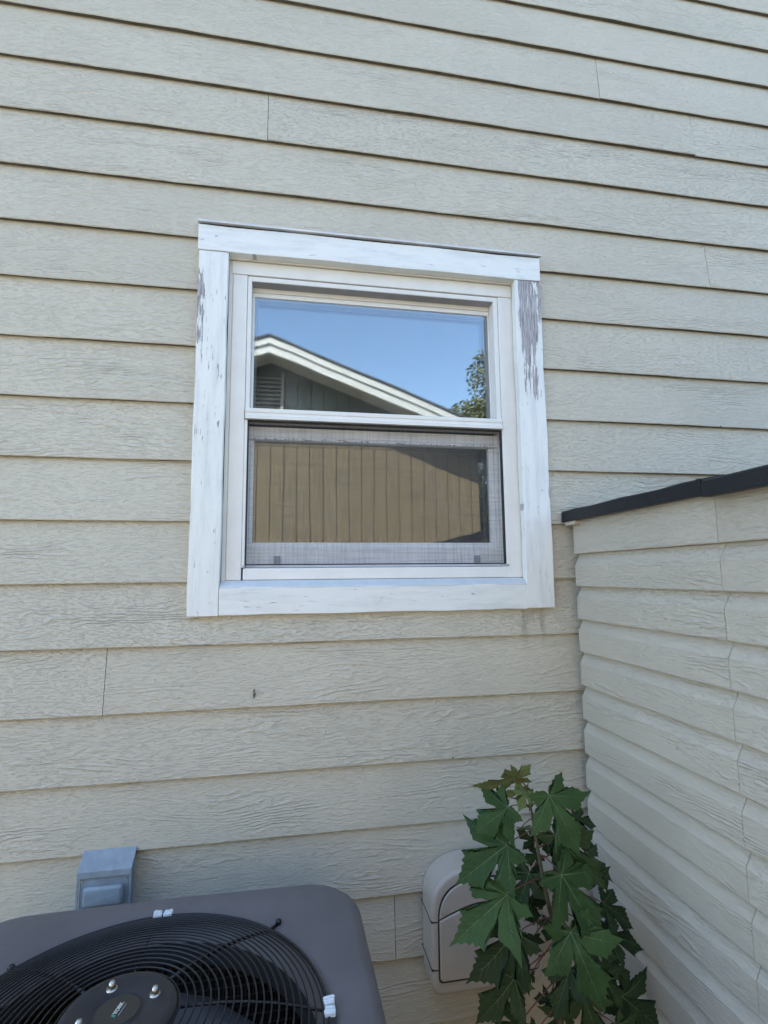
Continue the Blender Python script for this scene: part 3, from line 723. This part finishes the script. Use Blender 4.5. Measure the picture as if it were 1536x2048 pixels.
def leaf(px, tip, mat, depth, dtip=.02, width=1.0, roll=0., attach=None, curl=.12, fold=.04, seed=0):
    """blade placed by where its vein junction and its tip stand"""
    rg = random.Random(seed+17)
    P = at(*Zx(*px), 1, -depth); T = at(*Zx(*tip), 1, -(depth+dtip))
    L = (T-P).length; yv = (T-P).normalized()
    nrm = Vector((-.15+rg.uniform(-.25, .25), -.75, .55+rg.uniform(-.15, .15)))
    xv = yv.cross(nrm).normalized(); nv = xv.cross(yv).normalized()
    roll += rg.uniform(-.3, .3); curl *= rg.uniform(.8, 1.7)
    if roll: xv, nv = xv*cos(roll)+nv*sin(roll), nv*cos(roll)-xv*sin(roll)
    bm = bmesh.new()
    width *= .88; asy = 1+rg.uniform(-.12, .12)
    out = [(x*width*asy, y*(1+rg.uniform(-.0, .0))) for x, y in OUT]+[(-x*width/asy, y) for x, y in OUT[-2:0:-1]]
    out = [(x*(1+rg.uniform(-.05, .05)), y+rg.uniform(-.012, .012)) for x, y in out]
    ph = rg.uniform(0, 6)
    def P3(x, y):
        r2 = x*x+y*y; z = -curl*r2-curl*.6*x*x + fold*abs(x)*.6 + .02*sin(7*x+ph)+.018*sin(9*y+ph*2)
        # veins towards side lobes are creases
        an = math.atan2(abs(x), y) if r2 > 0 else 0
        z += .045*math.sqrt(r2)*(abs(sin(an*2.1)))
        return P+(xv*x+yv*y+nv*z)*L
    c = bm.verts.new(P3(0, 0)); rings = []
    for s in (.33, .66, 1.0): rings.append([bm.verts.new(P3(x*s, y*s)) for x, y in out])
    n = len(out)
    for k in range(n): bm.faces.new([c, rings[0][k], rings[0][(k+1) % n]])
    for a, b in zip(rings, rings[1:]):
        for k in range(n): bm.faces.new([a[k], b[k], b[(k+1) % n], a[(k+1) % n]])
    # veins
    nb_ = len(bm.faces)
    def vein(x0, y0, x1, y1, w0):
        d = Vector((x1-x0, y1-y0)); q = Vector((-d.y, d.x)).normalized(); m = 6; pv = None
        for i in range(m+1):
            t = i/m; ww = w0*(1-t*.8); ce = Vector((x0, y0))+d*t
            a = [P3(ce.x+q.x*ww*s_, ce.y+q.y*ww*s_)+nv*.0009 for s_ in (1, -1)]
            vs = [bm.verts.new(k_) for k_ in a]
            if pv: bm.faces.new([pv[0], pv[1], vs[1], vs[0]])
            pv = vs
    lw = .0060
    vein(0, 0, 0, .93, lw)
    for s in (1, -1):
        vein(0, 0, s*.60*width, .315, lw*.8); vein(0, 0, s*.41*width, -.15, lw*.6)
        for t in (.2, .33, .46, .6, .72): vein(0, t, s*(.20-.16*(t-.2))*width, t+.17, lw*.3)
        for t in (.45, .7): vein(s*.6*t*width, .315*t, s*(.6*t+.02)*width, .315*t+.13, lw*.3); vein(s*.6*t*width, .315*t, s*(.6*t+.12)*width, .315*t-.04, lw*.3)
    bm.faces.ensure_lookup_table()
    for f in bm.faces[nb_:]: f.material_index = 1
    me_o = None
    me = bpy.data.meshes.new('leaf'); bmesh.ops.translate(bm, vec=-Vector(sap_base), verts=bm.verts); bm.to_mesh(me); bm.free()
    me.materials.append(mat); me.materials.append(M['vein'])
    for p_ in me.polygons: p_.use_smooth = True
    o = bpy.data.objects.new('leaf', me); C.objects.link(o); o.parent = sap
    # stalk to the stem
    if attach is None: attach = (px[0]+(840-px[0])*.85, px[1]-70)
    ay = attach[1]
    k = 0
    while k < len(stem_px)-2 and stem_px[k+1][1] < ay: k += 1
    t = min(1, max(0, (ay-stem_px[k][1])/(stem_px[k+1][1]-stem_px[k][1]))); A = SP[k].lerp(SP[k+1], t)
    mid = A.lerp(P, .5)+Vector((0, -.004, .008))
    sb = bmesh.new(); tube(sb, [A, A.lerp(mid, .5)+Vector((0, 0, .004)), mid, mid.lerp(P, .5)+Vector((0, 0, .002)), P], .0016, 6, r2=.0011)
    bmesh.ops.translate(sb, vec=-Vector(sap_base), verts=sb.verts)
    sm = bpy.data.meshes.new('stalk'); sb.to_mesh(sm); sb.free(); sm.materials.append(M['stalk'])
    for p_ in sm.polygons: p_.use_smooth = True
    s_o = bpy.data.objects.new('stalk', sm); C.objects.link(s_o); s_o.parent = o
    return o
g, dkl, yg, bz = M['leaf'], M['leaf_dark'], M['leaf_young'], M['leaf_bronze']
LV = [
 ((655, 160), (452, 254), bz, .42, .05, .42, .9, (720, 236)), ((660, 165), (742, 95), bz, .41, .03, .9, -.6, (720, 236)),
 ((712, 232), (688, 342), yg, .42, .03, .9, .2, (730, 250)), ((745, 235), (742, 352), yg, .40, .02, .35, -.3, (735, 250)), ((705, 232), (590, 262), yg, .41, .02, .5, .6, (728, 245)),
 ((848, 258), (1042, 610), g, .46, .03, .93, .05, (750, 330)), ((612, 325), (432, 472), g, .45, .03, 1.12, .1, (745, 335)),
 ((575, 262), (510, 240), dkl, .37, .0, 1.2, .2, (740, 330)), ((605, 543), (330, 755), g, .46, .03, .98, 0, (765, 465)),
 ((605, 825), (305, 1100), g, .47, .03, .92, .1, (812, 735)), ((665, 1040), (405, 1335), dkl, .46, .03, .95, .1, (858, 955)),
 ((885, 485), (1185, 810), dkl, .43, .03, .62, -.2, (765, 440)), ((915, 710), (1185, 1110), g, .47, .03, .85, 0, (790, 595)),
 ((970, 1035), (1180, 1520), g, .48, .03, .85, .05, (850, 880)), ((1005, 395), (1128, 425), dkl, .34, .0, 1.0, .5, (770, 470)),
 ((1000, 500), (1115, 532), dkl, .32, .0, .8, .6, (785, 560)), ((1060, 590), (1222, 742), dkl, .34, .02, 1.1, .3, (795, 620)),
 ((1160, 870), (1350, 1000), dkl, .33, .02, 1.15, .2, (830, 780)), ((1170, 1050), (1398, 1118), dkl, .34, .02, 1.0, .2, (855, 900)),
 ((1200, 1190), (1342, 1370), dkl, .35, .02, 1.1, .1, (880, 1020)), ((655, 1300), (445, 1575), dkl, .43, .02, .95, 0, (890, 1120)),
 ((690, 1545), (530, 1680), dkl, .40, .02, 1.2, .1, (900, 1300)), ((965, 1250), (872, 1545), dkl, .42, .02, .8, 0, (895, 1150)),
 ((1040, 1385), (1140, 1680), dkl, .42, .02, 1.0, 0, (900, 1230)), ((1260, 1400), (1500, 1600), dkl, .36, .03, 1.2, .1, (900, 1250)),
 ((1140, 1270), (1280, 1480), dkl, .40, .02, 1.0, .1, (895, 1150)), ((735, 700), (655, 920), dkl, .35, .0, 1.0, .2, (800, 640)),
 ((790, 590), (700, 640), dkl, .33, .0, 1.1, .2, (780, 520)), ((760, 520), (665, 450), dkl, .35, .0, .8, .3, (765, 450)),
 ((770, 760), (780, 640), dkl, .31, .0, .8, .1, (815, 740)), ((735, 850), (770, 1010), dkl, .33, .0, 1.1, .1, (820, 760)), ((690, 442), (850, 432), bz, .38, .01, .30, .9, (755, 400)),
 ((850, 980), (830, 1095), dkl, .35, .0, 1.2, .1, (855, 900)), ((760, 1060), (755, 1165), dkl, .33, .0, 1.1, .1, (865, 950)),
 ((820, 500), (840, 610), dkl, .38, .0, .9, -.2, (770, 460)), ((745, 1275), (772, 1325), dkl, .35, .0, 1.2, .1, (885, 1080)), ((850, 1430), (768, 1412), dkl, .34, .0, 1.1, .1, (900, 1230)),
 ((930, 1480), (870, 1640), dkl, .36, .0, 1.2, .1, (900, 1300)), ((1120, 700), (1190, 800), dkl, .36, .0, 1.2, .1, (810, 700)), ((1050, 1100), (1260, 1180), dkl, .44, .0, .8, .1, (870, 950)),
 ((1230, 1560), (1380, 1720), dkl, .40, .02, 1.2, .1, (905, 1400)), ((780, 1600), (700, 1750), dkl, .38, .02, 1.2, .1, (905, 1450)),
]
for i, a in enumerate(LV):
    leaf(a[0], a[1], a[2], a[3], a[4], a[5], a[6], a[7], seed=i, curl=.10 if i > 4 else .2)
bm = bmesh.new(); tube(bm, [SP[0], SP[0]+Vector((.001, 0, .012)), SP[0]+Vector((.003, -.002, .022))], .003, 6, r2=.0006); obj('bud', bm, M['leaf_young'], sap, smooth=True)
tube_top = at(*Zx(658, 165), 1, -.42)

# ------------------------------------------------------------------ the yard opposite (seen mirrored in the panes)
NY = -6.5
tan = (.22, .165, .09)
nh = empty('neighbour_house', (-.05, NY, 0), 'tan gabled house with white rake boards mirrored in the upper window pane', 'house')
AXP = -.06
def nz(x): return 5.02-.395*abs(x-AXP)
mt = siding_mat('tan grooved panel', tan, 'x', .5, False); mg = siding_mat('grey green gable panel', (.13, .14, .115), 'x', .5, False)
x = -3.52
bm = bmesh.new(); prism(bm, [(-3.5, NY-.03, 0), (3.38, NY-.03, 0), (3.38, NY-.03, nz(3.38)), (AXP, NY-.03, nz(AXP)), (-3.5, NY-.03, nz(-3.5))], (0, -.05, 0)); obj('wall', bm, plain('dark wall backing', (.06, .05, .04), .9), nh)
while x < 3.36:
    x1 = min(x+.2, 3.38); bm = bmesh.new(); a, b = x+.003, x1-.003
    prism(bm, [(a, NY, .2), (b, NY, .2), (b, NY, min(3.93, nz(b)+.05)), (a, NY, min(3.93, nz(a)+.05))], (0, -.029, 0)); obj('board', bm, mt, nh)
    if min(nz(a), nz(b)) > 3.98:
        bm = bmesh.new(); t = [(a, NY, 3.95), (b, NY, 3.95), (b, NY, nz(b)+.05)]
        if a < AXP < b: t.append((AXP, NY, nz(AXP)+.05))
        t.append((a, NY, nz(a)+.05)); prism(bm, t, (0, -.029, 0)); obj('board', bm, mg, nh)
    x += .205
MW = plain('white fascia paint', (.50, .495, .47), .5, var=.04); MS = plain('soffit paint', (.50, .48, .44), .7)
MRf = plain('dark shingles', (.06, .065, .07), .9, bump=.01, bscale=40)
def rake(side):
    e = AXP+side*3.85
    def tz(x): return 5.14-.372*abs(x-AXP)
    def quad(y, d, up, dn, name, mat):
        bm = bmesh.new(); prism(bm, [(AXP, y, tz(AXP)+up), (e, y, tz(e)+up), (e, y, tz(e)+dn), (AXP, y, tz(AXP)+dn)], (0, d, 0)); obj(name, bm, mat, nh)
    quad(-5.92, -.03, .0, -.20, 'rake_board', MW); quad(-5.892, -.0275, .025, -.075, 'rake_trim', MW)
    quad(-5.951, -.55, -.115, -.135, 'soffit', MS)
    quad(-5.87, -6.58, .06, .028, 'roof', MRf)
rake(1); rake(-1)
vt = obj('gable_vent', B(-.34, .14, NY+.002, NY+.02, 4.0, 4.80), plain('grey vent back', (.10, .10, .09), .8), nh)
MV = plain('vent slats', (.30, .28, .23), .7)
for i in range(11):
    z = 4.04+i*.068; bm = bmesh.new(); prism(bm, [(-.31, NY+.022, z+.03), (-.31, NY+.05, z), (-.31, NY+.054, z+.006), (-.31, NY+.026, z+.038)], (.42, 0, 0)); obj('slat', bm, MV, vt)
for a in ((-.36, -.31), (.11, .16)): obj('vent_frame', B(a[0], a[1], NY+.021, NY+.06, 3.97, 4.83), MV, vt)
bm = bmesh.new(); box(bm, -3.5, -3.42, -12.4, NY-.09, 0, 3.6); box(bm, 3.30, 3.38, -12.4, NY-.09, 0, 3.6); obj('side_wall', bm, mt, nh)

def foliage(name, c, rad, n, size, mat, parent, seed, squash=1.0):
    rg = random.Random(seed); bm = bmesh.new()
    lobes = [(Vector((rg.gauss(0, .45), rg.gauss(0, .45), rg.gauss(0, .45)*squash))*rad, rad*rg.uniform(.35, .6)) for _ in range(16)]
    for i in range(n):
        lc, lr = lobes[rg.randrange(16)]
        d = Vector((rg.gauss(0, 1), rg.gauss(0, 1), rg.gauss(0, 1))).normalized()*lr*(rg.random()**.35)
        p = Vector(c)+lc+d; u = Vector((rg.gauss(0, 1), rg.gauss(0, 1), rg.gauss(0, 1))).normalized(); q = u.orthogonal().normalized(); s = size*rg.uniform(.6, 1.3)
        v = [bm.verts.new(p+u*s), bm.verts.new(p+q*s*.4), bm.verts.new(p-u*s), bm.verts.new(p-q*s*.4)]; bm.faces.new(v)
    me = bpy.data.meshes.new(name)
    bmesh.ops.translate(bm, vec=-world_loc(parent), verts=bm.verts); bm.to_mesh(me); bm.free(); me.materials.append(mat)
    o = bpy.data.objects.new(name, me); C.objects.link(o); o.parent = parent; return o
TL = leaf_mat('tree leaves', (.06, .075, .02), (.12, .12, .04))
def tree(x, y, h, rad, label, seed, name='tree', kind='tree'):
    t = empty(name, (x, y, 0), label, kind)
    bm = bmesh.new(); tube(bm, [(x, y, 0), (x+.05, y, h*.4), (x-.1, y, h*.8)], .16*rad/1.6, 10, r2=.05)
    for k in range(5): a = k*1.3+seed; tube(bm, [(x+.03, y, h*(.4+.07*k)), (x+cos(a)*rad*.6, y+sin(a)*rad*.6, h*(.62+.07*k))], .05, 6, r2=.015)
    obj('trunk', bm, M['bark'], t); foliage('crown', (x, y, h-rad*.9), rad, 34000, .05, TL, t, seed); return t
tree(5.55, -9.4, 6.15, 1.7, 'olive green leafy tree mirrored at the right of the upper pane', 3)
tree(5.0, -7.2, 3.5, 1.2, 'dark bushy tree mirrored beside the corner of the tan house', 5)
sh = empty('shrub', (3.1, -5.95, 0), 'low dark shrub mirrored at the bottom right of the screened pane', 'shrub'); foliage('foliage', (3.1, -5.95, 1.15), .85, 5000, .07, M['leaf_dark'], sh, 9, 1.0)
bm = bmesh.new(); tube(bm, [(3.1, -5.95, 0), (3.1, -5.95, 1.0)], .05, 8, r2=.02); obj('stem', bm, M['bark'], sh)
print('objects', len(bpy.data.objects))
